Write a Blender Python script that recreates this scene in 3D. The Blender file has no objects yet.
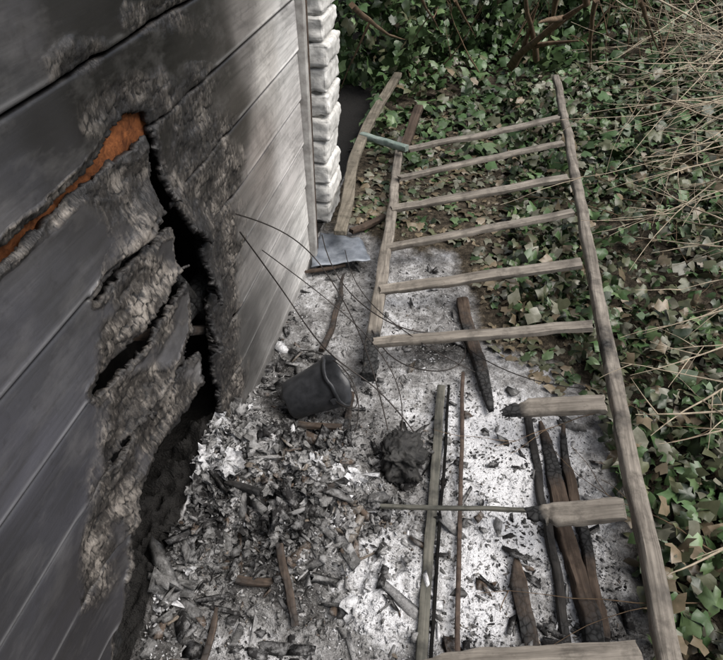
import bpy, math, random
import numpy as np
from mathutils import Vector, Matrix
random.seed(7); rng=np.random.default_rng(7)
scene=bpy.context.scene
# ---------------------------------------------------------------- camera
W0,H0,F0=723.0,660.0,650.0
PITCH=math.radians(39); YAW=math.radians(10); EYE=1.4
cy_,sy_=math.cos(YAW),math.sin(YAW); cp,sp=math.cos(PITCH),math.sin(PITCH)
R=np.array([cy_,sy_,0.0]); Fw=np.array([-sy_*cp,cy_*cp,-sp]); U=np.array([-sy_*sp,cy_*sp,cp])
C0=np.array([0,0,EYE])
def ray(u,v): return (u-W0/2)*R+(H0/2-v)*U+F0*Fw
def P(u,v,z=0.0):
    d=ray(u,v); t=(z-EYE)/d[2]; return C0+d*t
WX=-0.56
def PW(u,v,x=WX):
    d=ray(u,v); t=x/d[0]; p=C0+d*t; return p[1],p[2]
def proj(p):
    q=np.asarray(p)-C0; f=q@Fw; f=np.where(f<0.05,0.05,f)
    return W0/2+F0*(q@R)/f, H0/2-F0*(q@U)/f
cam=bpy.data.cameras.new("camera"); camo=bpy.data.objects.new("camera",cam); scene.collection.objects.link(camo)
cam.sensor_width=36; cam.lens=36*F0/W0; cam.clip_start=0.02; cam.clip_end=500
M=Matrix.Identity(4)
for i in range(3):
    M[i][0]=R[i]; M[i][1]=U[i]; M[i][2]=-Fw[i]; M[i][3]=C0[i]
camo.matrix_world=M; scene.camera=camo
# ---------------------------------------------------------------- noise helpers
_tab=rng.random((8,256,256))
def vn(x,y,s=0):
    x=np.asarray(x,float); y=np.asarray(y,float)
    xi=np.floor(x).astype(int); yi=np.floor(y).astype(int); fx=x-xi; fy=y-yi
    fx=fx*fx*(3-2*fx); fy=fy*fy*(3-2*fy); T=_tab[s%8]
    a=T[xi&255,yi&255]; b=T[(xi+1)&255,yi&255]; c=T[xi&255,(yi+1)&255]; d=T[(xi+1)&255,(yi+1)&255]
    return (a*(1-fx)+b*fx)*(1-fy)+(c*(1-fx)+d*fx)*fy
def fbm(x,y,s=0,o=4):
    r=0;a=.5
    for k in range(o):
        r=r+a*(vn(x*2**k+17.3*k,y*2**k+5.1*k,s+k)-.5)*2; a*=.5
    return r
def sm(a,b,x):
    t=np.clip((x-a)/(b-a),0,1); return t*t*(3-2*t)
def inpoly(px,py,poly):
    px=np.asarray(px);py=np.asarray(py); ins=np.zeros(px.shape,bool); n=len(poly)
    for i in range(n):
        x1,y1=poly[i]; x2,y2=poly[(i+1)%n]
        if y1==y2: continue
        c=((y1>py)!=(y2>py))&(px<(x2-x1)*(py-y1)/(y2-y1)+x1); ins^=c
    return ins
def dpoly(px,py,poly):
    d=np.full(px.shape,1e9); n=len(poly)
    for i in range(n):
        x1,y1=poly[i]; x2,y2=poly[(i+1)%n]; dx,dy=x2-x1,y2-y1
        t=np.clip(((px-x1)*dx+(py-y1)*dy)/(dx*dx+dy*dy+1e-12),0,1)
        d=np.minimum(d,np.hypot(px-x1-t*dx,py-y1-t*dy))
    return d
def srgb(c): return tuple(((v/255)/12.92 if v/255<=.04045 else ((v/255+.055)/1.055)**2.4) for v in c)
# ---------------------------------------------------------------- mesh helpers
def mkmesh(name,verts,faces,mat=None,smooth=False,parent=None,attrs=None,link=True):
    me=bpy.data.meshes.new(name)
    verts=np.asarray(verts,dtype=np.float32)
    if isinstance(faces,np.ndarray):
        n,k=faces.shape
        me.vertices.add(len(verts)); me.vertices.foreach_set("co",verts.ravel())
        me.loops.add(n*k); me.loops.foreach_set("vertex_index",faces.ravel().astype(np.int32))
        me.polygons.add(n); me.polygons.foreach_set("loop_start",(np.arange(n)*k).astype(np.int32))
        me.polygons.foreach_set("loop_total",np.full(n,k,dtype=np.int32)); me.update(calc_edges=True)
    else:
        me.from_pydata([tuple(map(float,v)) for v in verts],[],faces); me.update()
    if smooth: me.polygons.foreach_set("use_smooth",np.ones(len(me.polygons),bool))
    if attrs:
        for k,a in attrs.items():
            a=np.asarray(a,dtype=np.float32)
            if a.ndim==1:
                at=me.attributes.new(k,'FLOAT','POINT'); at.data.foreach_set("value",a)
            else:
                at=me.attributes.new(k,'FLOAT_COLOR','POINT')
                b=np.ones((len(a),4),np.float32); b[:,:3]=a; at.data.foreach_set("color",b.ravel())
    if mat: me.materials.append(mat)
    ob=bpy.data.objects.new(name,me); scene.collection.objects.link(ob)
    if parent: ob.parent=parent
    return ob
def empty(name):
    e=bpy.data.objects.new(name,None); scene.collection.objects.link(e); e.empty_display_size=.1; return e
def gridfaces(nx,ny,mask=None):
    i=np.arange(nx-1)[:,None]; j=np.arange(ny-1)[None,:]
    a=i*ny+j; f=np.stack([a,a+ny,a+ny+1,a+1],-1).reshape(-1,4)
    if mask is not None: f=f[mask.reshape(-1)[f].all(1)]
    return f
def box(name,c,s,mat,parent=None,bev=.003):
    import itertools
    v=[(c[0]+sx*s[0]/2,c[1]+sy*s[1]/2,c[2]+sz*s[2]/2) for sx,sy,sz in itertools.product((-1,1),repeat=3)]
    f=[(0,1,3,2),(4,6,7,5),(0,4,5,1),(2,3,7,6),(0,2,6,4),(1,5,7,3)]
    o=mkmesh(name,v,f,mat,parent=parent)
    if bev: m=o.modifiers.new("b",'BEVEL'); m.width=bev; m.segments=2
    return o
# ---------------------------------------------------------------- materials
class NT:
    def __init__(s,name):
        s.m=bpy.data.materials.new(name); s.m.use_nodes=True; s.t=s.m.node_tree; s.n=s.t.nodes; s.l=s.t.links
        s.b=s.n["Principled BSDF"]; s.out=s.n["Material Output"]
    def add(s,t,**k):
        n=s.n.new(t)
        for a,v in k.items(): setattr(n,a,v)
        return n
    def link(s,a,b): s.l.new(a,b)
    def coords(s,scale=(1,1,1)):
        c=s.add('ShaderNodeTexCoord'); m=s.add('ShaderNodeMapping'); m.inputs['Scale'].default_value=scale
        s.link(c.outputs['Object'],m.inputs['Vector']); return m.outputs[0]
    def noise(s,vec,scale,detail=6,rough=.6,dist=0):
        n=s.add('ShaderNodeTexNoise'); n.inputs['Scale'].default_value=scale; n.inputs['Detail'].default_value=min(detail,4.5)
        n.inputs['Roughness'].default_value=rough; n.inputs['Distortion'].default_value=dist
        s.link(vec,n.inputs['Vector']); return n.outputs['Fac']
    def ramp(s,fac,stops):
        r=s.add('ShaderNodeValToRGB'); e=r.color_ramp.elements
        while len(e)<len(stops): e.new(.5)
        for k,(p,c) in enumerate(stops):
            e[k].position=p; e[k].color=(*(c if hasattr(c,'__len__') else (c,c,c)),1)
        s.link(fac,r.inputs[0]); return r.outputs[0]
    def mix(s,fac,a,b,mode='MIX'):
        n=s.add('ShaderNodeMix',data_type='RGBA',blend_type=mode)
        for sock,v in ((n.inputs[0],fac),(n.inputs[6],a),(n.inputs[7],b)):
            if hasattr(v,'links') : s.link(v,sock)
            elif hasattr(v,'__len__'): sock.default_value=(*v,1)
            else: sock.default_value=v
        return n.outputs[2]
    def math(s,op,a,b=0,clamp=False):
        n=s.add('ShaderNodeMath',operation=op,use_clamp=clamp)
        for sock,v in ((n.inputs[0],a),(n.inputs[1],b)):
            if hasattr(v,'links'): s.link(v,sock)
            else: sock.default_value=v
        return n.outputs[0]
    def attr(s,name):
        n=s.add('ShaderNodeAttribute',attribute_name=name); return n
    def bump(s,h,strength=.5,dist=.01,prev=None):
        n=s.add('ShaderNodeBump'); n.inputs['Strength'].default_value=strength; n.inputs['Distance'].default_value=dist
        s.link(h,n.inputs['Height'])
        if prev: s.link(prev,n.inputs['Normal'])
        return n.outputs[0]
    def fin(s,col=None,rough=None,normal=None,spec=None,metal=None):
        for v,k in ((col,'Base Color'),(rough,'Roughness'),(normal,'Normal'),(spec,'Specular IOR Level'),(metal,'Metallic')):
            if v is None: continue
            if hasattr(v,'links'): s.link(v,s.b.inputs[k])
            elif hasattr(v,'__len__'): s.b.inputs[k].default_value=(*v,1)
            else: s.b.inputs[k].default_value=v
        return s.m
def wood_mat(name,c1,c2,ax=0,rough=.85,fine=70):
    s=NT(name); sc=[fine]*3; sc[ax]=4
    v=s.coords(tuple(sc)); g=s.noise(v,1,8,.65,.6)
    v2=s.coords((1,1,1)); g2=s.noise(v2,9,4)
    col=s.ramp(g,[(.3,c1),(.7,c2)]); col=s.mix(s.ramp(g2,[(.35,0),(.75,.6)]),col,tuple(x*.45 for x in c1))
    g3=s.noise(v2,28,4,.7); col=s.mix(s.ramp(g3,[(.48,0),(.7,.55)]),col,tuple(x*.35 for x in c1))
    ch=s.attr('char').outputs['Fac']
    chn=s.math('ADD',ch,s.math('MULTIPLY',s.math('SUBTRACT',g2,.5),.9)); chm=s.ramp(chn,[(.35,0),(.6,1)])
    vv=s.add('ShaderNodeTexVoronoi',feature='DISTANCE_TO_EDGE'); vv.inputs['Scale'].default_value=60; s.link(v2,vv.inputs['Vector'])
    blk=s.ramp(vv.outputs['Distance'],[(0,.006),(.12,.03),(.6,.055)])
    col=s.mix(chm,col,blk)
    b=s.bump(g,.7,.004); b=s.bump(g2,.3,.006,b)
    return s.fin(col,rough,b,.2)
M_lad=wood_mat("weathered_wood",srgb((94,88,81)),srgb((164,156,145)))
M_brown=wood_mat("burnt_brown_wood",srgb((54,45,38)),srgb((104,90,79)))
M_raw=wood_mat("raw_timber",srgb((84,48,28)),srgb((158,98,58)),ax=1)
M_greyb=wood_mat("grey_board",srgb((62,63,58)),srgb((118,115,106)))
M_charw=wood_mat("charred_wood",(.012,.011,.011),(.06,.055,.05))
def leaf_mat(name):
    s=NT(name); a=s.attr('col').outputs['Color']; v=s.coords()
    n=s.noise(v,60,3); col=s.mix(s.ramp(n,[(.35,0),(.7,.45)]),a,tuple((.04,.05,.02)))
    return s.fin(col,.40,s.bump(n,.3,.003),.5)
M_leaf=leaf_mat("ivy_leaf")
def bits_mat(name,rough=.9):
    s=NT(name); a=s.attr('col').outputs['Color']; v=s.coords()
    n=s.noise(v,110,6,.75); col=s.mix(s.ramp(n,[(.3,.8),(.55,0)]),a,(.03,.028,.026)); n2=s.noise(v,45,5,.7)
    col=s.mix(s.ramp(n2,[(.46,0),(.66,.6)]),col,(.38,.375,.37))
    return s.fin(col,rough,s.bump(n,.8,.006),.2)
M_bits=bits_mat("char_and_ash")
def wall_mat():
    s=NT("burnt_board"); a=s.attr('col').outputs['Color']; ch=s.attr('char').outputs['Fac']; crk=s.attr('crk').outputs['Fac']
    v=s.coords((1,3,70)); g=s.noise(v,1,8,.6,.8); v1=s.coords()
    n=s.noise(v1,14,6,.6); n5=s.noise(s.coords((1,1.8,.7)),60,6,.7)
    col=s.mix(s.ramp(g,[(.3,.4),(.6,0)]),a,(.02,.019,.018))
    n3=s.noise(s.coords((1,2.5,6)),3,6,.7)
    col=s.mix(s.ramp(n3,[(.5,0),(.8,.2)]),col,(.30,.29,.28))
    ns=s.noise(s.coords((1,.55,1.6)),5,8,.75,1.2); col=s.mix(s.ramp(ns,[(.46,0),(.72,.5)]),col,(.028,.026,.025))
    n6=s.noise(v1,45,4,.75); col=s.mix(s.ramp(n6,[(.56,0),(.74,.4)]),col,(.02,.019,.019))
    grey=s.ramp(s.math('ADD',s.math('MULTIPLY',n,.55),s.math('MULTIPLY',n5,.45)),[(.38,srgb((26,24,23))),(.5,srgb((66,62,58))),(.62,srgb((138,131,123)))])
    cc=s.mix(s.ramp(crk,[(.0,1),(.06,.9),(.18,0)]),grey,(.005,.0045,.0045))
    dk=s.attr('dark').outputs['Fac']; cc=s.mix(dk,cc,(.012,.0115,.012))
    f=s.ramp(s.math('ADD',ch,s.math('MULTIPLY',s.math('SUBTRACT',n,.5),.5)),[(.38,0),(.62,1)])
    col=s.mix(f,col,cc)
    b=s.bump(g,.3,.002); b=s.bump(n,.3,.004,b); b=s.bump(s.math('MULTIPLY',n5,f),.9,.005,b)
    return s.fin(col,s.ramp(f,[(0,.40),(1,.55)]),b,.5)
M_wall=wall_mat()
def ground_mat():
    s=NT("ash_and_soil"); v=s.coords(); ash=s.attr('ash').outputs['Fac']; wh=s.attr('white').outputs['Fac']
    n1=s.noise(v,7,8,.7); n2=s.noise(v,38,8,.75); n3=s.noise(v,150,3,.6)
    q=s.math('ADD',s.math('MULTIPLY',n1,.75),s.math('MULTIPLY',n2,.70)); q=s.math('ADD',q,s.math('MULTIPLY',n3,.25)); q=s.math('ADD',q,s.math('SUBTRACT',wh,.82))
    a=s.ramp(q,[(.2,(.02,.019,.018)),(.36,(.10,.096,.092)),(.54,(.28,.275,.27)),(.78,(.68,.68,.69))])
    soil=s.ramp(n2,[(.3,(.015,.013,.010)),(.5,(.055,.045,.032)),(.7,(.16,.13,.095))])
    f=s.ramp(s.math('ADD',ash,s.math('MULTIPLY',s.math('SUBTRACT',n1,.5),.8)),[(.35,0),(.65,1)])
    col=s.mix(f,soil,a)
    b=s.bump(n2,.9,.02); b=s.bump(n3,.7,.006,b)
    return s.fin(col,.95,b,.15)
M_gr=ground_mat()
def simple(name,c1,c2,scale=20,rough=.6,metal=0,bs=.3,spec=.4):
    s=NT(name); v=s.coords(); n=s.noise(v,scale,6,.65)
    return s.fin(s.ramp(n,[(.3,c1),(.7,c2)]),rough,s.bump(n,bs,.004),spec,metal)
M_brick=simple("white_painted_brick",srgb((172,170,165)),srgb((226,225,221)),32,.85,0,.9)
M_mortar=simple("mortar",srgb((110,108,102)),srgb((150,148,142)),40,.9)
M_trim=simple("pale_trim",srgb((120,116,112)),srgb((190,188,184)),18,.6)
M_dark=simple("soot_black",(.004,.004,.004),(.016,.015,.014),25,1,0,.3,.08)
M_lump=simple("charred_crust",(.008,.008,.008),(.05,.048,.045),45,.7,0,.9,.3)
M_bucket=simple("burnt_plastic_bucket",(.010,.011,.012),(.045,.046,.05),22,.38)
M_slate=simple("grey_blue_sheet",srgb((88,94,102)),srgb((140,145,152)),25,.5,.2)
M_wire=simple("black_wire",(.02,.018,.016),(.06,.05,.045),60,.5,.5)
M_rust=simple("rusty_pipe",srgb((50,40,36)),srgb((96,82,72)),40,.7,.3)
M_twig=simple("dead_twig",srgb((110,97,82)),srgb((190,177,154)),30,.8)
M_stem=simple("brown_stem",srgb((60,46,34)),srgb((118,98,76)),30,.85)
M_green=simple("faded_green_paint",srgb((96,112,104)),srgb((140,150,142)),30,.6)
M_roof=simple("roof_felt",(.04,.04,.04),(.08,.08,.08),30,.9)
# ---------------------------------------------------------------- terrain
mound=[(285,500,.09,.20),(200,470,.08,.13),(330,470,.05,.12),(150,560,.07,.13),(330,540,.04,.15),(250,430,.05,.12),(390,600,.02,.15)]
mw=[(P(a,b),h,r) for a,b,h,r in mound]
ash_poly=[(280,215),(345,228),(400,250),(452,255),(470,300),(485,345),(570,372),(608,420),(628,520),(650,600),(672,760),(-200,760),(-200,200)]
ivy_poly=[(336,40),(336,205),(350,222),(366,200),(392,160),(408,225),(465,248),(480,300),(492,340),(566,340),(588,380),(606,440),(620,520),(640,620),(655,690),(670,900),(3000,900),(3000,-190),(336,-190)]
def H(x,y,detail=True):
    x=np.asarray(x,float);y=np.asarray(y,float)
    h=np.zeros(np.broadcast(x,y).shape)
    for p,a,r in mw: h=h+a*np.exp(-((x-p[0])**2+(y-p[1])**2)/(r*r))
    h=h+.03*fbm(x*2+9,y*2+3,1,3)*sm(.2,1,x+y*.1)
    h=h+.10*sm(.55,1.3,x)+.25*sm(1.2,3,x)*(.7+.5*fbm(x,y,2,3))
    h=h+sm(4.6,8.5,y)*(1.1+.35*fbm(x*.8,y*.8,3,3))*(1-.8*sm(10,30,np.abs(x)))
    if detail:
        m=sm(2.8,2.2,y)*sm(.95,.7,x)*sm(-.2,.2,y)
        hm=0
        for p,a,r in mw[:5]: hm=hm+np.exp(-((x-p[0])**2+(y-p[1])**2)/(r*r*1.4))
        hm=np.clip(hm,0,1)
        rdg=(1-np.abs(fbm(x*16+3,y*16,2,4))*2.2)
        h=h+m*((.018+.03*hm)*fbm(x*13,y*13,4,4)+(.012+.02*hm)*np.abs(fbm(x*28,y*28,5,3))+.006*hm*fbm(x*90,y*90,6,2)+.028*hm*(np.clip(rdg,0,1)**2-.3))
    return h-.005
def axis(parts):
    out=[]
    for a,b,st in parts: out+=list(np.arange(a,b,st))
    out.append(parts[-1][1]); return np.array(out)
gx=axis([(-80,-10,7),(-10,-2,.5),(-2,-.7,.1),(-.7,.8,.005),(.8,3,.03),(3,10,.4),(10,80,7)])
gy=axis([(-80,-10,7),(-10,0,.4),(0,.25,.05),(.25,2.7,.005),(2.7,8,.04),(8,16,.4),(16,90,6)])
X,Y=np.meshgrid(gx,gy,indexing='ij'); Z=H(X,Y)
V=np.stack([X,Y,Z],-1).reshape(-1,3)
u,v=proj(V); front=(V[:,1]>.2)
ash=np.where(front&inpoly(u,v,ash_poly),1.0,0.0)
dd=dpoly(u,v,ash_poly); ash=np.where(front,np.where(ash>0,.5+np.clip(dd/40,0,.5),.5-np.clip(dd/40,0,.5)),.2)
ash=np.where(V[:,0]<WX-.02,.9,ash)
white=np.full(len(V),.42)
for (a,b,rx,ry,s_) in [(205,480,50,38,.4),(240,440,60,18,.3),(490,430,50,50,.35),(510,520,45,80,.38),(475,600,40,70,.36),(375,590,45,60,.38),(560,470,25,60,.3),(330,300,60,50,.08),(425,420,40,40,.14),(320,470,45,30,.08),(250,640,60,30,.18),(575,600,18,60,.25),(400,330,30,60,.14),(430,270,40,20,.06),(600,520,20,90,.15)]:
    white+=s_*np.exp(-(((u-a)/rx)**2+((v-b)/ry)**2))
for (a,b,rx,ry,s_) in [(150,620,40,70,.18),(290,590,60,40,.14),(240,540,80,25,.14),(430,350,40,20,.2),(400,460,30,30,.2),(285,380,30,60,.10),(330,500,50,40,.14)]:
    white-=s_*np.exp(-(((u-a)/rx)**2+((v-b)/ry)**2))
white=np.where(V[:,0]<WX-.03,.0,white)
mkmesh("ground",V,gridfaces(len(gx),len(gy)),M_gr,True,attrs={'ash':ash,'white':white})
# ---------------------------------------------------------------- burnt wooden shed
shed=empty("wooden_shed")
def wp(l): return [PW(a,b) for a,b in l]
holes=[wp(q) for q in (
 [(-60,309),(0,255),(60,202),(98,166),(118,134),(136,110),(150,113),(153,126),(140,148),(106,174),(60,215),(0,269),(-60,323)],
 [(146,110),(157,128),(164,165),(172,200),(186,228),(200,243),(208,290),(213,340),(222,385),(229,425),(226,460),(150,455),(166,425),(196,385),(196,352),(182,345),(186,300),(182,266),(170,262),(168,228),(155,208),(156,165)],
 [(96,300),(135,248),(158,204),(172,222),(132,258),(104,300)],
 [(92,392),(130,335),(170,268),(188,262),(180,288),(140,345),(104,398)],
 [(108,462),(150,395),(184,328),(200,345),(190,356),(140,418),(118,466)],
 [(168,430),(146,462),(132,500),(128,560),(118,640),(110,760),(300,760),(240,600),(225,440)],
)]
ys=np.concatenate([np.arange(-1.6,.3,.05),np.arange(.3,2.05,.004),[2.05]])
grooves=[1.107+.153*k for k in range(-8,11)]
cps=[((20,20),(72,71,73)),((80,60),(22,21,21)),((130,30),(26,25,25)),((8,95),(58,58,60)),((60,20),(42,41,41)),((200,30),(38,36,35)),((225,60),(54,51,49)),((245,30),(124,120,117)),((285,40),(214,212,209)),((300,10),(222,220,218)),
 ((290,150),(206,202,199)),((262,150),(146,139,134)),((240,120),(60,56,53)),((268,60),(192,188,183)),((302,230),(220,218,214)),((250,250),(118,115,112)),((280,255),(180,177,174)),((250,330),(72,71,69)),((270,300),(118,116,113)),
 ((30,180),(62,62,66)),((100,110),(22,20,20)),((150,90),(18,16,16)),((20,330),(72,72,77)),((60,300),(66,66,69)),((30,450),(76,76,82)),((70,480),(64,64,69)),((20,600),(56,56,60)),((80,600),(46,45,48)),((20,235),(90,89,91)),((60,370),(74,74,78)),((190,110),(30,28,27)),((160,20),(22,20,20)),((40,140),(38,37,38)),((60,200),(52,51,53))]
cpw=np.array([PW(*a) for a,_ in cps]); cpc=np.array([srgb(c) for _,c in cps])
def cells(y,z,cs_y=.016,cs_z=.025):
    a=y/cs_y+.8*fbm(y*30,z*30,1,3); b=z/cs_z+.8*fbm(y*30+7,z*30,2,3)
    ai=np.floor(a).astype(int); bi=np.floor(b).astype(int); f1=np.full(a.shape,9.0); f2=f1.copy(); val=np.zeros(a.shape)
    for di in(-1,0,1):
        for dj in(-1,0,1):
            I=ai+di;J=bi+dj; px=I+_tab[3][I&255,J&255]*.8+.1; py=J+_tab[4][I&255,J&255]*.8+.1
            d=np.hypot(a-px,b-py); n=d<f1; f2=np.where(n,f1,np.minimum(f2,d)); f1=np.where(n,d,f1); val=np.where(n,_tab[5][I&255,J&255],val)
    return f2-f1,val
charpts=[(205,200,34,110,1.0),(222,300,18,100,.9),(130,190,45,45,.75),(140,300,34,60,.95),(150,410,45,50,1.0),(120,470,22,60,.9),(100,540,26,100,.5),(165,20,60,30,.6),(196,120,26,50,.8),(90,60,60,40,.5),(130,100,60,40,.7),(110,340,22,60,.6),(225,390,20,60,.9)]
def build_boards():
    VV=[];FF=[];CC=[];CH=[];CK=[];DK_=[];off=0
    for gi in range(len(grooves)-1):
        z0,z1=grooves[gi],grooves[gi+1]-.004
        if z1<.0: continue
        fine=z0<1.35
        zz=np.linspace(z0,z1,46) if fine else np.linspace(z0,z1,5)
        zz=np.sort(np.concatenate([zz,[z0+.0015,z1-.0015]])); zz=np.maximum(zz,-.03)
        yy=ys if fine else ys[::6]
        if yy[-1]<2.05: yy=np.append(yy,2.05)
        Yg,Zg=np.meshgrid(yy,zz,indexing='ij')
        P3=np.stack([np.full(Yg.shape,WX),Yg,Zg],-1); uu,vv=proj(P3)
        ja=.3+.7*sm(100,160,uu)
        jy=Yg+.015*ja*fbm(Yg*40,Zg*40,2,5); jz=Zg+.012*ja*fbm(Yg*40+31,Zg*40,3,5)
        hole=np.zeros(Yg.shape,bool); dist=np.full(Yg.shape,9.0); dist0=dist
        if fine:
            for hi,h in enumerate(holes):
                hole|=inpoly(jy,jz,h); dq=dpoly(jy,jz,h); dist=np.minimum(dist,dq)
                if hi>0: dist0=np.minimum(dist0,dq)
        ch=np.zeros(Yg.shape)
        for a,b,rx,ry,s_ in charpts: ch=np.maximum(ch,s_*1.25*np.exp(-(((uu-a)/rx)**2+((vv-b)/ry)**2)))
        ch=np.maximum(ch,.95*np.exp(-(dist/.020)**2)); ch=ch*(Yg>.1)
        tz=(Zg-z0)/(z1-z0)
        ch=ch+.40*fbm(Yg*7,Zg*14,6,5)*(ch>.1)+.25*(1-tz)**4*(ch>.25)
        ch=np.clip(ch,0,1)
        d2=((Yg[...,None]-cpw[:,0])**2+((Zg[...,None]-cpw[:,1])*1.0)**2)+.0010
        w=1/d2**1.9; col=(w@cpc)/w.sum(-1)[...,None]
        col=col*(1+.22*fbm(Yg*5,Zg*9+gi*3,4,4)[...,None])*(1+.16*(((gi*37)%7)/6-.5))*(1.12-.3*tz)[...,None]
        edge=np.minimum(Zg-z0,z1-Zg)
        if fine: col=col*np.where(edge<.0028,.35,1)[...,None]
        lip_highlight=np.exp(-((Zg-z0-.0085)/.004)**2)*(.45+.55*vn(Yg*6,Yg*0+gi,2))  # light catching each board's lower edge, painted into the board colour
        col=col+(lip_highlight*(1-.8*sm(.2,.6,ch)))[...,None]*(.18+.5*col)
        f21,cvv=cells(Yg,Zg)
        c2=sm(.3,.75,ch)
        x=WX-.008*np.exp(-edge/.0022)-.005*tz
        er=c2*sm(.4,1,ch)
        x=x-c2*.0028*(1-sm(0,.16,f21))+c2*.0032*(cvv-.5)+c2*.015*fbm(Yg*8,Zg*14,0,6)-.005*er
        x=x+c2*(uu<200)*(vv>200)*(.010*np.clip(fbm(Yg*14,Zg*22,5,4)+.2,0,1))
        bow=np.exp(-(dist0/.07)**2)*(uu<215)*sm(105,150,uu)*sm(170,215,vv)
        x=x+bow*(.016+.028*(1-tz)**2+.014*fbm(Yg*5,gi*3.3+0*Zg,5,2))
        x=x+.002*fbm(Yg*2,Zg*1+gi,7,2)
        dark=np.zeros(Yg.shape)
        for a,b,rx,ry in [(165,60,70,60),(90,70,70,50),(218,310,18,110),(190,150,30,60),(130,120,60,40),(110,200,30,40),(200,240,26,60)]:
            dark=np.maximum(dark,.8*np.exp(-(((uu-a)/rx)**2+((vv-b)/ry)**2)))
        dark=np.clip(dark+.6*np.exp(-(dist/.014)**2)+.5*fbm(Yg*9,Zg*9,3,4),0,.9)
        VV.append(np.stack([x,Yg,Zg],-1).reshape(-1,3)); CC.append(col.reshape(-1,3)); CH.append(ch.reshape(-1)); CK.append(f21.reshape(-1)); DK_.append(dark.reshape(-1))
        f=gridfaces(len(yy),len(zz),~hole); FF.append(f+off); off+=Yg.size
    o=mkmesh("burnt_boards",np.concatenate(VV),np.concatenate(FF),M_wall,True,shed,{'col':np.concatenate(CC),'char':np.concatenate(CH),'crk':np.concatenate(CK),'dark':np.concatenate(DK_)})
    s=o.modifiers.new("s",'SOLIDIFY'); s.thickness=.014; s.offset=-1
    return o
bo=build_boards()
if bo.data.polygons[0].normal.x<0: bo.modifiers["s"].offset=1
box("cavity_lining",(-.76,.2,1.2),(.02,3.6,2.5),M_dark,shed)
def beamL(name,p0,p1,w,h,mat,parent=None,segs=24,wob=.003,t0=1,t1=1,char=None,roll=0,bend=None,seed=0,point0=False,point1=False):
    p0=Vector(p0);p1=Vector(p1); L=(p1-p0).length; ax=(p1-p0).normalized()
    up=Vector((0,0,1)); sx=up.cross(ax)
    if sx.length<.05: sx=Vector((0,1,0)).cross(ax)
    sx.normalize(); uz=ax.cross(sx)
    Mx=Matrix(((ax.x,sx.x,uz.x,p0.x),(ax.y,sx.y,uz.y,p0.y),(ax.z,sx.z,uz.z,p0.z),(0,0,0,1)))@Matrix.Rotation(roll,4,'X')
    ring=[(-.5,-.36),(-.36,-.5),(0,-.5),(.36,-.5),(.5,-.36),(.5,0),(.5,.36),(.36,.5),(0,.5),(-.36,.5),(-.5,.36),(-.5,0)]
    n=len(ring); vs=[];ch=[];fs=[]
    for i in range(segs+1):
        t=i/segs; s=t0+(t1-t0)*t; shift=0
        if point0 and t<.3:
            q0=.35+.65*(t/.3)**.8+.22*float(fbm(t*30,seed*1.7,4,2)); s*=q0; shift=w*(1-q0)*.42*(1 if seed%2 else -1)
        if point1 and t>.7: s*=.42+.58*((1-t)/.3)**.7
        oy=shift+wob*2*float(fbm(t*L*6+seed*3.7,seed*1.3,1,3)); oz=wob*2*float(fbm(t*L*6+seed*5.1,seed*2.3,2,3))
        if bend: oy+=bend[0]*math.sin(math.pi*t); oz+=bend[1]*math.sin(math.pi*t)
        for k,(a,b) in enumerate(ring):
            q=1+.14*float(fbm(t*L*25+seed,k*.9,3,3))
            dx=.0
            if (i==0 or i==segs): dx=.3*w*float(fbm(k*1.3,seed*2.1+i,5,2))
            vs.append((t*L+dx,a*w*s*q+oy,b*h*s*q+oz)); ch.append(char(t) if char else 0)
    for i in range(segs):
        for k in range(n):
            a=i*n+k;b=i*n+(k+1)%n; fs.append((a,b,b+n,a+n))
    fs.append(tuple(range(n))[::-1]); fs.append(tuple(segs*n+k for k in range(n)))
    o=mkmesh(name,vs,fs,mat,True,attrs={'char':ch})
    o.matrix_world=Mx
    if parent: o.parent=parent
    m=o.modifiers.new("e",'EDGE_SPLIT'); m.split_angle=math.radians(50)
    return o
for k,yy in enumerate((.15,.55,1.36,1.75)):
    beamL("stud_%d"%(k+1),(-.65,yy,0),(-.65,yy,2.4),.05,.05,M_charw,shed,segs=30,char=lambda t:.6,seed=k)
beamL("rail_upper",(-.598,-.9,.955),(-.598,1.14,.957),.022,.060,M_raw,shed,segs=40,wob=.001,char=lambda t:.08+.3*max(0,t-.9)/.1,seed=3)
beamL("rail_upper_end",(-.606,1.05,.95),(-.597,1.20,.985),.02,.05,M_raw,shed,segs=20,wob=.003,char=lambda t:.35+.3*t,seed=4,point1=True)
beamL("rail_lower",(-.625,.3,.45),(-.625,1.25,.47),.04,.05,M_brown,shed,segs=30,char=lambda t:.5+.3*t,seed=5)
beamL("broken_lath",(-.62,.85,.62),(-.60,1.28,.30),.03,.02,M_brown,shed,segs=20,char=lambda t:.3+.3*t,seed=6)
beamL("broken_lath_2",(-.63,1.02,.75),(-.61,1.2,.40),.035,.02,M_charw,shed,segs=20,char=lambda t:.6,seed=8)
box("end_wall_far",(-1.8,2.03,1.22),(2.1,.03,2.5),M_greyb,shed)
box("end_wall_near",(-1.8,-1.58,1.22),(2.1,.03,2.5),M_greyb,shed)
box("rear_wall",(-2.86,.22,1.22),(.03,3.55,2.5),M_greyb,shed)
box("roof",(-1.72,.22,2.56),(2.45,3.95,.06),M_roof,shed)
box("corner_board",(-.556,2.068,1.22),(.034,.03,2.5),M_trim,shed)
pp=P(318,258,0)
beamL("corner_pipe",(pp[0]-.006,pp[1],-.02),(pp[0]-.006,pp[1]+.02,2.4),.016,.016,M_rust,shed,segs=30,wob=.001,seed=2)
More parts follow.
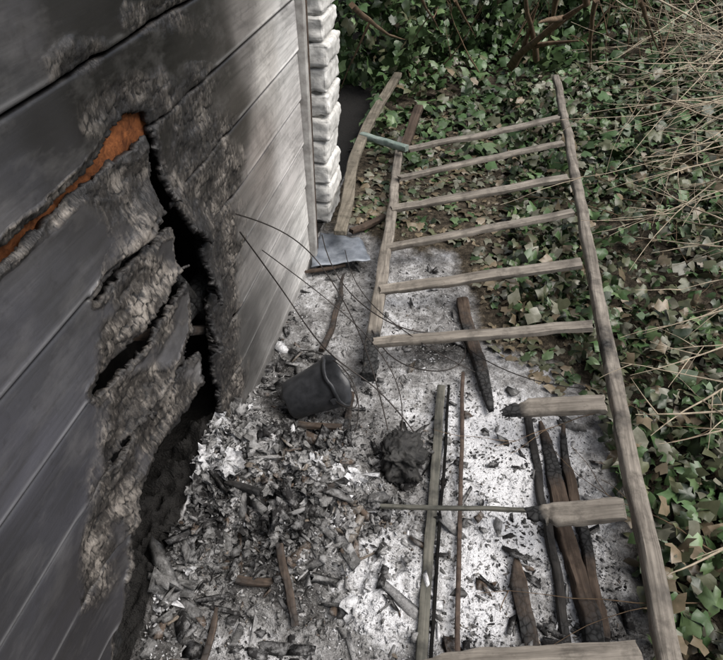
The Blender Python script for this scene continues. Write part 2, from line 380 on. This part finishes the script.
# ---------------------------------------------------------------- white brick wall
bw=empty("white_brick_wall")
z=0;k=0
tx=bpy.data.textures.new("rough",'CLOUDS'); tx.noise_scale=.04
while z<2.4:
    hh=.090+random.uniform(-.008,.006); j=random.uniform(-.012,.007)
    b=box("block_%d"%k,(-.635+j,2.51+random.uniform(-.006,.006),z+hh/2),(.17,.225,hh),M_brick,bw,bev=.016)
    b.modifiers["b"].segments=3; sub=b.modifiers.new("s",'SUBSURF'); sub.subdivision_type='SIMPLE'; sub.levels=3; sub.render_levels=3
    dm=b.modifiers.new("d",'DISPLACE'); dm.texture=tx; dm.strength=.022; dm.texture_coords='GLOBAL'
    b.data.polygons.foreach_set("use_smooth",np.ones(len(b.data.polygons),bool))
    box("block_row_%d"%k,(-1.78+j*.3,2.51,z+hh/2),(2.1,.2,hh),M_brick,bw,bev=.01)
    k+=1; z+=hh+.006
box("mortar",(-1.73,2.51,1.2),(2.3,.19,2.42),M_mortar,bw)
# ---------------------------------------------------------------- ladder
lad=empty("wooden_ladder")
zl=.055
rung=[((412,149),(556,119)),((403,177),(560,144)),((397,209),(565,178)),((391,247),(570,214)),((387,290),(577,264)),((380,343),(588,326)),((502,409),(600,405)),((527,518),(617,511)),((545,660),(640,657))]
RA=P(672,690,.17); RB=P(556.5,78,.17)
beamL("right_rail",RA,RB,.040,.036,M_lad,lad,segs=60,wob=.006,t0=1.0,t1=.9,seed=11,char=lambda t:.18 if t>.6 else .25+.2*math.exp(-((t-.25)/.1)**2))
LA=P(368,378,zl); LB=P(401,138,zl+.02)
beamL("left_rail",LA,LB,.045,.038,M_lad,lad,segs=44,wob=.005,t0=1,t1=.85,seed=13,char=lambda t:.22+.5*math.exp(-(t/.11)**2))
beamL("left_rail_extension",P(403,150,.10),P(419,107,.18),.045,.03,M_brown,lad,segs=16,seed=14)
for i,(a,b) in enumerate(rung):
    zb=.175; za=zl+(.05 if i<2 else .02) if i<6 else .115
    A=P(*a,za);B=P(*b,zb+(.015 if i==0 else 0)); d=(B-A)/np.linalg.norm(B-A)
    if i<6:
        A=A-d*.02; B=B+d*.012
        beamL("rung_%d"%(i+1),A,B,.040+random.uniform(-.004,.004),.022,M_lad,lad,segs=24,wob=.004,seed=20+i,roll=random.uniform(-.2,.25),char=lambda t:.16)
    elif i==8:
        beamL("rung_9",P(405,664,.11),B,.05,.024,M_lad,lad,segs=24,wob=.003,seed=20+i,char=lambda t:.3*(1-t),point0=True)
    else:
        B=B+d*.012
        beamL("rung_%d"%(i+1),A,B,.055,.024,M_lad,lad,segs=30,wob=.004,seed=20+i,char=lambda t:.8*math.exp(-(t/.22)**2)+.15,point0=True)
# ---------------------------------------------------------------- boards, logs, strips
def gbeam(name,pts,w,h,mat,z0=.02,z1=None,**k):
    (a,b),(c,d)=pts; z1=z0 if z1 is None else z1
    p=P(a,b,z0);q=P(c,d,z1)
    p[2]=z0+float(H(p[0],p[1],False));q[2]=z1+float(H(q[0],q[1],False)); return beamL(name,p,q,w,h,mat,**k)
def tube(name,lines,mat,parent=None,res=0,kind='POLY'):
    c=bpy.data.curves.new(name,'CURVE'); c.dimensions='3D'; c.bevel_depth=1; c.bevel_resolution=res; c.use_fill_caps=True
    for ln in lines:
        s=c.splines.new('POLY' if kind=='POLY' else 'NURBS'); s.points.add(len(ln)-1)
        for i,(p,r) in enumerate(ln): s.points[i].co=(*map(float,p),1); s.points[i].radius=r
        if kind!='POLY': s.use_endpoint_u=True; s.order_u=4; s.resolution_u=6
    c.materials.append(mat); o=bpy.data.objects.new(name,c); scene.collection.objects.link(o)
    if parent: o.parent=parent
    return o
def plank_sweep(name,pp,w,h,mat,parent=None,z=.06):
    pp=[P(a,b,z) for a,b in pp]
    t=np.linspace(0,1,len(pp)); T=np.linspace(0,1,40); cs=np.stack([np.interp(T,t,[q[i] for q in pp]) for i in range(3)],-1)
    for _ in range(6): cs[1:-1]=(cs[:-2]+2*cs[1:-1]+cs[2:])/4
    vs=[];fs=[]
    for i in range(40):
        tg=cs[min(i+1,39)]-cs[max(i-1,0)]; tg/=np.linalg.norm(tg); sd=np.cross(tg,[0,0,1]); sd/=np.linalg.norm(sd)
        for a,b in((-.5,-.5),(.5,-.5),(.5,.5),(-.5,.5)): vs.append(cs[i]+sd*w*a*(1+.15*fbm(i*.4,a*3,1,2))+np.array([0,0,h*b]))
    for i in range(39):
        for k in range(4): a=i*4+k;b=i*4+(k+1)%4; fs.append((a,b,b+4,a+4))
    fs+= [(3,2,1,0),(156,157,158,159)]
    o=mkmesh(name,vs,fs,mat,parent=parent); m=o.modifiers.new("b",'BEVEL'); m.width=.004; return o
M_oldb=wood_mat("old_plank",srgb((92,86,76)),srgb((146,138,124)),ax=1)
plank_sweep("bent_plank",[(340,233),(348,200),(352,163),(370,120),(398,74)],.050,.025,M_oldb,z=.12)
gbeam("green_painted_bar",((362,134),(407,147)),.03,.03,M_green,.13,.14,seed=30)
gbeam("metal_strip",((441,385),(419,690)),.024,.012,M_greyb,.022,.03,segs=40,wob=.002,seed=31,char=lambda t:.38)
gbeam("metal_strip",((463,372),(457,690)),.011,.01,M_rust,.02,.025,segs=40,wob=.002,seed=32)
gbeam("metal_strip",((449,385),(430,690)),.008,.012,M_dark,.02,.03,segs=40,wob=.002,seed=33)
gbeam("burnt_log",((541,420),(604,690)),.040,.04,M_brown,.012,.018,segs=50,wob=.010,seed=34,char=lambda t:.36+.25*math.sin(t*9),point0=True)
gbeam("burnt_log",((562,425),(603,640)),.026,.03,M_brown,.012,.015,segs=50,wob=.009,seed=35,char=lambda t:.4+.25*math.sin(t*13),point0=True)
gbeam("burnt_log",((530,415),(572,680)),.020,.02,M_charw,.012,.015,segs=50,wob=.009,seed=36,char=lambda t:.4)
gbeam("burnt_log",((515,558),(534,650)),.035,.03,M_brown,.015,.015,segs=24,wob=.007,seed=37,point0=True,char=lambda t:.45)
gbeam("burnt_log",((463,300),(490,408)),.04,.03,M_brown,.02,.025,segs=30,wob=.007,seed=38,char=lambda t:.3+.4*t,point1=True)
gbeam("thin_rod",((380,516),(533,509)),.010,.010,M_greyb,.06,.09,segs=20,wob=.002,seed=39)
for (q,w_,h_,m_,a,b,sd,c_) in [(((346,273),(322,350)),.018,.015,M_brown,.02,.02,40,.5),(((352,395),(345,448)),.018,.018,M_brown,.03,.02,41,.5),(((284,556),(292,628)),.018,.014,M_brown,.045,.02,43,.45),
  (((238,580),(281,590)),.018,.015,M_brown,.045,.02,43,.4),(((216,608),(200,668)),.014,.010,M_brown,.03,.02,44,.5),(((298,272),(345,264)),.014,.012,M_brown,.03,.03,46,.3),(((352,230),(385,215)),.028,.02,M_brown,.03,.03,47,.3),
  (((310,520),(345,500)),.016,.012,M_brown,.05,.04,49,.55),(((228,500),(262,512)),.016,.014,M_charw,.05,.05,50,.5),(((300,435),(342,440)),.018,.010,M_brown,.04,.04,51,.4)]:
    gbeam("burnt_stick",q,w_,h_,m_,a,b,segs=20,wob=.007,seed=sd,char=(lambda t,c=c_:c),point0=sd%2==0)
def sheet(name,quad,mat,z,amp=.006,n=14,thick=.003):
    q=[P(a,b,z) for a,b in quad]; vs=[]
    for i in range(n):
        for j in range(n):
            s=i/(n-1);t=j/(n-1); p=(1-s)*(1-t)*q[0]+s*(1-t)*q[1]+s*t*q[2]+(1-s)*t*q[3]
            p=p.copy(); p[2]+=amp*fbm(p[0]*12,p[1]*12,2,3)*2; p[:2]+=.012*np.array([fbm(s*5,t*5,3,2),fbm(s*5,t*5,4,2)]); vs.append(p)
    o=mkmesh(name,vs,gridfaces(n,n),mat,True); m=o.modifiers.new("s",'SOLIDIFY'); m.thickness=thick; return o
sheet("grey_metal_sheet",[(319,232),(360,238),(370,262),(312,266)],M_slate,.045,.012)
# ---------------------------------------------------------------- bucket
bk=empty("burnt_bucket")
def lathe(name,prof,mat,parent,n=40,warp=0.0):
    vs=[];fs=[]
    for i,(r,zz) in enumerate(prof):
        for k in range(n):
            a=2*math.pi*k/n; q=1+warp*float(fbm(math.cos(a)*1.5+5,math.sin(a)*1.5+zz*8,2,3))
            vs.append((r*q*math.cos(a),r*q*math.sin(a),zz+warp*.08*float(fbm(math.cos(a)*2,math.sin(a)*2+zz*3,3,2))))
    for i in range(len(prof)-1):
        for k in range(n): a=i*n+k;b=i*n+(k+1)%n; fs.append((a,b,b+n,a+n))
    return mkmesh(name,vs,fs,mat,True,parent)
r0,r1,hh=.054,.071,.155
prof=[(.001,0),(r0*.6,.001),(r0,.002),(r0+.004,.01)]+[(r0+.004+(r1-r0-.004)*t,.01+(hh-.01)*t) for t in (.2,.4,.6,.75,.85,.92)]+[(r1+.001,hh-.012),(r1+.005,hh-.010),(r1+.006,hh-.002),(r1+.003,hh),(r1-.001,hh-.002),(r1-.004,hh-.02)]+[(r0+(r1-r0-.004)*t,.014+(hh-.014)*t) for t in (.7,.4,.1)]+[(r0*.9,.012),(.001,.011)]
lathe("shell",prof,M_bucket,bk,warp=.11)
tube("wire_handle",[[(((r1+.008)*math.cos(a),-.10*math.sin(a),hh-.015+.02*math.sin(a)),.0018) for a in np.linspace(0,math.pi,18)]],M_wire,bk,res=1)
for sgn in(-1,1): box("handle_lug_%d"%(1 if sgn<0 else 2),(sgn*(r1+.004),0,hh-.02),(.008,.02,.02),M_bucket,bk)
pb=P(296,408,.05); axd=Vector((.76,.22,.42)).normalized()
bk.matrix_world=Matrix.Translation(Vector(pb)+Vector((-.012,-.0,.025)))@axd.to_track_quat('Z','Y').to_matrix().to_4x4()
th=np.linspace(0,math.pi,50); ph=np.linspace(0,2*math.pi,80)
T_,F_=np.meshgrid(th,ph,indexing='ij'); nx_,ny_,nz_=np.sin(T_)*np.cos(F_),np.sin(T_)*np.sin(F_),np.cos(T_)
sq=lambda q: np.sign(q)*np.abs(q)**.8
rr=1+.6*fbm(nx_*2+5,ny_*2+nz_*1.7,2,5)*np.sin(T_)**.5-.6*np.abs(fbm(nx_*5+nz_*3,ny_*5,3,4))*np.sin(T_)
pl=np.stack([sq(nx_)*.058*rr,sq(ny_)*.07*rr,sq(nz_)*.05*rr],-1).reshape(-1,3)+P(402,462,.03)+np.array([0,0,.025])
mkmesh("charred_lump",pl,gridfaces(50,80),M_lump)
# ---------------------------------------------------------------- wires
def wpt(a,b,z):
    p=P(a,b,z)
    if p[0]<-.545:
        y_,z_=PW(a,b,-.545); p=np.array([-.545,y_,z_])
    return p
def wl(ps,r=.0020): return [(wpt(a,b,z),r) for a,b,z in ps]
tube("tangled_wire",[
 wl([(236,214,.30),(275,225,.28),(310,248,.2),(338,290,.18),(362,335,.16),(378,385,.13),(388,430,.06)]),
 wl([(240,232,.25),(262,262,.22),(290,300,.2),(318,345,.22),(352,372,.2),(385,392,.12),(420,440,.03)]),
 wl([(322,235,.1),(330,275,.14),(372,318,.14),(420,335,.1),(458,332,.07),(470,352,.06),(455,372,.06),(420,372,.05),(385,358,.06),(372,330,.08)]),
 wl([(345,250,.06),(352,290,.1),(400,330,.13),(440,355,.08),(475,372,.05)],.0016),
 wl([(262,250,.2),(330,300,.22),(380,342,.2),(410,400,.08),(398,450,.04)],.0016),
 wl([(300,350,.1),(345,352,.22),(372,390,.15),(352,440,.05)],.0016),
 wl([(470,350,.05),(500,372,.06),(540,385,.06),(580,388,.08)],.0016)],M_wire,res=2,kind='N')
# ---------------------------------------------------------------- debris
def rotm(n,tilt=1.0):
    a=rng.random(n)*2*np.pi; b=(rng.random(n)-.5)*2*tilt; c=(rng.random(n)-.5)*2*tilt
    ca,sa,cb_,sb,cc,sc=np.cos(a),np.sin(a),np.cos(b),np.sin(b),np.cos(c),np.sin(c); Z0=np.zeros(n);O=np.ones(n)
    Rz=np.stack([ca,-sa,Z0,sa,ca,Z0,Z0,Z0,O],-1).reshape(n,3,3)
    Rx=np.stack([O,Z0,Z0,Z0,cb_,-sb,Z0,sb,cb_],-1).reshape(n,3,3)
    Ry=np.stack([cc,Z0,sc,Z0,O,Z0,-sc,Z0,cc],-1).reshape(n,3,3)
    return Rz@Rx@Ry
cube=np.array([(x,y,z) for x in(-.5,.5) for y in(-.5,.5) for z in(-.5,.5)])
cf=np.array([(0,1,3,2),(4,6,7,5),(0,4,5,1),(2,3,7,6),(0,2,6,4),(1,5,7,3)])
def pick(n,pal,w,pts=None):
    pal=np.array(pal); cw=np.cumsum(np.array(w)/sum(w))
    r=rng.random(n)
    if pts is not None:   # neighbouring bits share a tone: dark patches, ashy patches
        q=fbm(pts[:,0]*9+40,pts[:,1]*9+40,2,3)*1.1+.5; k=np.argsort(np.argsort(q+.38*rng.random(n)))/n; r=np.where(rng.random(n)<.85,k,r)
    i=np.minimum(np.searchsorted(cw,r),len(pal)-1); return pal[i]*(.7+.6*rng.random((n,1)))
def pxpts(n,poly=None,ell=None):
    out=[]
    while len(out)<n:
        if ell: a,b,rx,ry=ell; u_=random.gauss(a,rx*.55);v_=random.gauss(b,ry*.55)
        else:
            xs=[p[0] for p in poly];ysn=[p[1] for p in poly]; u_=random.uniform(min(xs),max(xs));v_=random.uniform(min(ysn),max(ysn))
            if not inpoly(np.array([u_]),np.array([v_]),poly)[0]: continue
        out.append(P(u_,v_,0))
    o=np.array(out); o[:,0]=np.maximum(o[:,0],WX-.02+.04*rng.random(len(o))); o[:,2]=H(o[:,0],o[:,1]); return o
def chips(pts,smin,smax,flat,tilt,pal,w,lift=.3,long=1.0):
    n=len(pts); s=smin*(smax/smin)**rng.random(n)
    V=cube[None]+(rng.random((n,8,3))-.5)*.7
    dims=np.stack([s*(1+long*rng.random(n)*2),s*(.5+.7*rng.random(n)),s*flat*(.5+rng.random(n))],-1)
    V=V*dims[:,None,:]; V=np.einsum('nij,nkj->nki',rotm(n,tilt),V)+pts[:,None,:]; V[...,2]+=(s*lift)[:,None]
    col=np.repeat(pick(n,pal,w,pts),8,0); F=(cf[None]+8*np.arange(n)[:,None,None]).reshape(-1,4)
    return V.reshape(-1,3),F,col
def flakes(pts,smin,smax,pal,w,tilt=.7,K=9,lift=.12,curl=.5):
    n=len(pts); s=smin*(smax/smin)**rng.random(n); g=np.linspace(-.5,.5,K); A,B=np.meshgrid(g,g,indexing='ij')
    base=np.stack([A.ravel(),B.ravel(),0*A.ravel()],-1)
    V=np.repeat(base[None],n,0)
    r=np.hypot(V[...,0],V[...,1]); k=1-.5*np.clip(r-.3,0,1); V[...,:2]*=k[...,None]
    ox=rng.random(n)*100
    nz=fbm(V[...,0]*3+ox[:,None],V[...,1]*3+ox[:,None]*.7,1,4); nx=fbm(V[...,0]*5+ox[:,None],V[...,1]*5+50,2,3); ny=fbm(V[...,0]*5+80,V[...,1]*5+ox[:,None],3,3)
    V[...,2]=nz*curl*1.3+ (V[...,0]**2)*curl*(rng.random(n)*2-.6)[:,None]; V[...,0]+=nx*.4; V[...,1]+=ny*.4
    V[...,1]*=(.5+.5*rng.random(n))[:,None]
    V=V*s[:,None,None]; V=np.einsum('nij,nkj->nki',rotm(n,tilt),V)+pts[:,None,:]; V[...,2]+=(s*lift)[:,None]
    shade=1+.5*fbm(V[...,0].ravel()*60,V[...,1].ravel()*60,3,2)
    col=np.repeat(pick(n,pal,w,pts),K*K,0)*shade[:,None]; f=gridfaces(K,K); F=(f[None]+K*K*np.arange(n)[:,None,None]).reshape(-1,4)
    return V.reshape(-1,3),F,col
def merge(name,parts,mat,smooth=False,parent=None):
    o=0;VV=[];FF=[];CC=[]
    for V,F,c in parts: VV.append(V);FF.append(F+o);CC.append(c);o+=len(V)
    return mkmesh(name,np.concatenate(VV),np.concatenate(FF),mat,smooth,parent,{'col':np.concatenate(CC)})
BLK=(.02,.019,.019);GR=(.13,.127,.123);LG=(.32,.315,.31);WT=(.62,.62,.63);BR=(.09,.066,.05);TN=(.18,.15,.12)
pal=[BLK,BR,GR,TN,LG,WT]
ashp=[(300,275),(385,262),(440,262),(465,300),(475,370),(530,400),(590,430),(615,520),(650,700),(110,700),(135,520),(170,450),(235,410),(255,340)]
heap=(270,520,115,72)
merge("charred_debris",[
 chips(pxpts(11000,ashp),.0015,.0048,.6,1,pal,[3.4,.3,3,.3,3.8,2.4]),
 chips(pxpts(4200,None,heap),.0025,.009,.6,1,pal,[4,.4,4,.4,3,1.2]),
 chips(pxpts(380,ashp),.006,.019,.4,.8,pal,[6,.8,3,.4,1.5,.5],long=1.2),
 chips(pxpts(55,ashp),.014,.030,.3,.6,pal,[6,1.2,2,.4,.6,.2],long=1.4),
 chips(pxpts(200,None,heap),.010,.030,.35,1.0,pal,[5,1,3,.6,1.5,.4],long=1.2),
 chips(pxpts(110,None,(170,560,40,80)),.010,.034,.3,.8,pal,[7,.4,4,.3,1,.2],long=1.0),
 chips(pxpts(60,None,(300,380,50,60)),.01,.03,.3,.8,pal,[5,.6,3,.3,1,.4],long=1.0),
 chips(pxpts(26,None,(402,462,22,22)),.012,.035,.3,1.2,[BLK,GR],[8,1],lift=.8),
],M_bits)
merge("ash_flakes",[
 flakes(pxpts(230,None,heap),.02,.060,pal,[5,.4,5,.4,3,1.2]),
 flakes(pxpts(90,None,(212,468,52,32)),.03,.075,pal,[.2,0,1,0,4,6]),
 flakes(pxpts(45,None,(325,500,30,36)),.02,.05,pal,[2,.8,3,2,2,.3]),
 flakes(pxpts(100,ashp),.012,.030,pal,[3,.3,4,.3,3,1.5]),
],M_bits,True)
# ---------------------------------------------------------------- leaves
ang=np.radians([270,298,330,2,33,60,90,120,147,178,210,242]); rad=np.array([.22,.47,.46,.56,.46,.5,.72,.5,.46,.56,.46,.47])
lf=np.stack([rad*np.cos(ang),rad*np.sin(ang),0*ang],-1); lf=np.vstack([[0,0.05,0.05],lf]); lf[[3,4,9,10],2]-=.07; lf[7,2]-=.15; lf[4,2]-=.06; lf[10,2]-=.06
lfF=np.array([(0,i,i%12+1) for i in range(1,13)])
def leaves(pts,size,tilt,pal,w,sv=.5):
    n=len(pts); s=size*(1-sv+2*sv*rng.random(n)); V=np.repeat(lf[None],n,0).copy(); V[...,2]*=(.3+2.2*rng.random(n))[:,None]
    V[...,0]*=(.6+.5*rng.random(n))[:,None]; V[...,:2]+=(rng.random((n,13,2))-.5)*.12
    V=V*s[:,None,None]; V=np.einsum('nij,nkj->nki',rotm(n,tilt),V)+pts[:,None,:]
    col=np.repeat(pick(n,pal,w),13,0); F=(lfF[None]+13*np.arange(n)[:,None,None]).reshape(-1,3); return V.reshape(-1,3),F,col
G1=(.038,.075,.025);G2=(.06,.115,.04);G3=(.105,.16,.068);OL=(.10,.105,.058);DG=(.165,.16,.12);TD=(.17,.13,.085);DK=(.02,.034,.015)
lp=[DK,G1,G2,G3,OL,DG,TD]
def scatter(n,x0,x1,y0,y1,zlo,zhi,poly=None,dens=None):
    x=rng.uniform(x0,x1,n);y=rng.uniform(y0,y1,n); z=H(x,y,False)+rng.uniform(zlo,zhi,n)
    p=np.stack([x,y,z],-1)
    if poly is not None:
        q=p.copy();q[:,2]=H(x,y,False); u,v=proj(q); p=p[inpoly(u+10*fbm(x*9,y*9,1,3),v,poly)]
    if dens is not None:
        k=rng.random(len(p))<dens(p[:,0],p[:,1]); p=p[k]
    return p
near=scatter(36000,.2,3.0,.4,4.4,.0,.10,ivy_poly,lambda x,y:.30+.70*sm(-.3,.15,fbm(x*3,y*3,2,3)))
mid=scatter(10500,-.6,3.4,3.0,8,.0,.12,ivy_poly)
# keep leaves from swallowing the ladder between its rails
mu,mv=proj(mid); inside=inpoly(mu,mv,[(395,95),(560,70),(572,200),(395,240)]); mid[:,2]=np.where(inside,H(mid[:,0],mid[:,1],False)+rng.uniform(0,.05,len(mid)),mid[:,2])
litter=scatter(5200,-.5,1.0,1.4,4.6,.0,.015,[(345,110),(400,120),(560,100),(630,470),(600,440),(560,400),(490,350),(470,250),(400,235),(345,225)])
merge("ivy_ground_cover",[
 leaves(near,.041,1.0,lp,[1.8,2.6,3,1.8,4,3.4,2.2]),
 leaves(mid,.058,.8,lp,[1.2,3,4,2.8,2,.8,.4]),
 leaves(litter,.036,.5,lp,[.5,.4,.4,.4,1.5,2.4,3])],M_leaf)
def clump(cx,cy,cz,rx,ry,rz,n):
    d=rng.normal(size=(n,3)); d/=np.linalg.norm(d,axis=1)[:,None]; r=(.55+.5*rng.random(n)**.6)
    p=d*r[:,None]; lump=1+.5*fbm(d[:,0]*3+cx*7,d[:,1]*3+d[:,2]*2+cy,3,3)
    p=p*lump[:,None]*np.array([rx,ry,rz])+np.array([cx,cy,cz]); g=H(p[:,0],p[:,1],False); p[:,2]=np.maximum(p[:,2],g+.02*rng.random(n)); return p
cl=[]
for (cx,cy,cz,rx,ry,rz,n) in [(-.75,4.3,.35,.4,.4,.5,1300),(-.2,5.0,.3,.45,.4,.45,1200),(.35,5.4,.45,.5,.4,.5,1200),(.0,6.2,1.1,.8,.5,.8,1400),(-1.0,5.4,1.0,.8,.6,1.0,1700),(.9,5.7,.3,.4,.4,.35,800),(1.5,6.6,1.1,.8,.6,.7,800),(2.6,5.6,.9,.8,.8,.8,800),(-2.4,5,1.2,1.0,1.0,1.3,1200),(3.6,4.0,.9,.8,.9,.8,1000),(.35,4.85,.10,.35,.25,.12,500),(3.2,2.0,.7,.7,.9,.7,900)]:
    cl.append(leaves(clump(cx,cy,cz,rx,ry,rz,n),.062,1.4,lp,[2,4,5,4,1,.5,.2]))
merge("ivy_bushes",cl,M_leaf)
far=[]
for k in range(36):
    a=k/36*2*math.pi; rr=12+2.5*random.random(); cx=rr*math.sin(a)*1.0;cyy=3+rr*math.cos(a)
    far.append(leaves(clump(cx,cyy,.9+float(H(cx,cyy,False)),1.5,1.2,1.4,170),.36,1.4,lp,[3,4,4,2,.5,.2,.1]))
merge("distant_hedge",far,M_leaf)
# ---------------------------------------------------------------- twigs
def walk(p,d,L,r,n=10,jit=.25,droop=-.03,out=None,depth=0,kids=3):
    p=Vector(p);d=Vector(d).normalized(); ln=[]; st=L/n
    for i in range(n+1):
        ln.append((tuple(p),max(.0008,r*(1-.8*i/n))))
        if depth<2 and i>1 and random.random()<kids/n:
            nd=(d+Vector((random.uniform(-1,1),random.uniform(-1,1),random.uniform(-.6,.9)))*.75)
            walk(p,nd,L*random.uniform(.25,.5),r*.5,max(4,n-3),jit,droop,out,depth+1,kids)
        d=(d+Vector((random.gauss(0,jit),random.gauss(0,jit),random.gauss(droop,jit*.7)))*.4).normalized(); p=p+d*st
    out.append(ln); return out
tw=[]
def aim(s_,e_,r,jit,depth,kids):
    walk(s_,e_-s_,(e_-s_).length,r,12,jit,0,tw,depth,kids)
for k in range(70):
    u0=random.uniform(735,820); v0=random.uniform(-20,300)*random.uniform(.4,1); z0=random.uniform(.3,.6)
    s=Vector(P(u0,v0,z0)); e=Vector(P(random.uniform(612,700),v0+random.uniform(-60,70),z0-random.uniform(0,.2)))
    if s.y>5.5 or e.y>5.5: continue
    aim(s,e,random.uniform(.0025,.0050),.20,1,3)
for (a,b,c,d,z0,z1,r) in [(760,90,590,112,.5,.4,.005),(760,150,604,245,.45,.25,.004),(770,175,612,225,.4,.3,.004),(760,70,618,80,.6,.5,.004),(750,20,625,150,.6,.4,.004),(760,250,620,236,.4,.3,.004),
      (760,332,636,380,.25,.2,.004),(765,392,622,352,.25,.25,.0035),(760,372,640,420,.2,.15,.005),(770,404,636,424,.2,.12,.006),(760,420,660,440,.2,.15,.004),(765,530,655,582,.2,.12,.005),(700,0,610,60,.5,.5,.004),(640,-10,760,60,.7,.5,.006),(690,-10,745,150,.6,.4,.004),(610,-5,710,110,.6,.4,.004),(760,300,640,330,.3,.2,.004),(760,345,650,352,.25,.2,.003),(760,440,690,400,.2,.15,.003)]:
    aim(Vector(P(a,b,z0)),Vector(P(c,d,z1)),r,.10,1,2.2)
for k in range(46):
    x=random.uniform(1.1,3);y=random.uniform(3.6,6.5); z=float(H(x,y,False))
    walk((x,y,z+.05),(random.uniform(-.8,.6),random.uniform(-.6,.3),random.uniform(.2,1)),random.uniform(.4,.9),random.uniform(.003,.006),10,.25,-.05,tw,0,3)
tube("dead_branches",tw,M_twig)
st=[]
for (a,b,c,d,z0,z1,r) in [(512,66,548,-8,.15,.8,.034),(536,60,520,-20,.15,.9,.022),(352,5,402,72,.9,.1,.012),(560,-10,530,45,.7,.15,.018),(596,0,575,70,.7,.15,.014),(455,0,470,40,.6,.3,.012),(640,0,660,60,.8,.3,.012),(420,-5,440,50,.7,.2,.010)]:
    s=Vector(P(a,b,z0));e=Vector(P(c,d,z1))
    if s.y>9 or e.y>9 or s.y<0 or e.y<0: continue
    walk(s,e-s,(e-s).length,r,10,.08,0,st,1,2)
for k in range(70):
    x=random.uniform(-1.4,2.5);y=random.uniform(4.3,6.4); z=float(H(x,y,False))
    walk((x,y,z),(random.uniform(-.6,.6),random.uniform(-.4,.3),1),random.uniform(.5,1.1),random.uniform(.003,.009),9,.22,-.04,st,0,3)
for k in range(80):
    x=random.uniform(.55,1.8);y=random.uniform(.8,4); z=float(H(x,y,False))+.07
    walk((x,y,z),(random.uniform(-1,1),random.uniform(-1,1),0),random.uniform(.3,.8),.0025,10,.25,0,st,1,2)
tube("undergrowth_stems",st,M_stem)
# ---------------------------------------------------------------- light
w=bpy.data.worlds.new("World"); scene.world=w; w.use_nodes=True; nt=w.node_tree
sk=nt.nodes.new('ShaderNodeTexSky'); sk.sky_type='NISHITA'; sk.sun_disc=False
EL=math.radians(58); AZ=math.radians(105)
sk.sun_elevation=EL; sk.sun_rotation=AZ; sk.air_density=1; sk.dust_density=4
hs=nt.nodes.new('ShaderNodeHueSaturation'); hs.inputs['Saturation'].default_value=.6
bg=nt.nodes["Background"]; bg.inputs[1].default_value=.15; nt.links.new(sk.outputs[0],hs.inputs['Color']); nt.links.new(hs.outputs[0],bg.inputs[0])
sl=bpy.data.lights.new("sun",'SUN'); sl.energy=3.5; sl.angle=math.radians(50); sl.color=(1,.97,.93)
so=bpy.data.objects.new("sun",sl); scene.collection.objects.link(so)
dv=Vector((math.sin(AZ)*math.cos(EL),math.cos(AZ)*math.cos(EL),math.sin(EL)))
so.rotation_euler=dv.to_track_quat('Z','Y').to_euler(); so.location=dv*10
scene.view_settings.view_transform='Standard'; scene.view_settings.look='None'; scene.view_settings.exposure=0
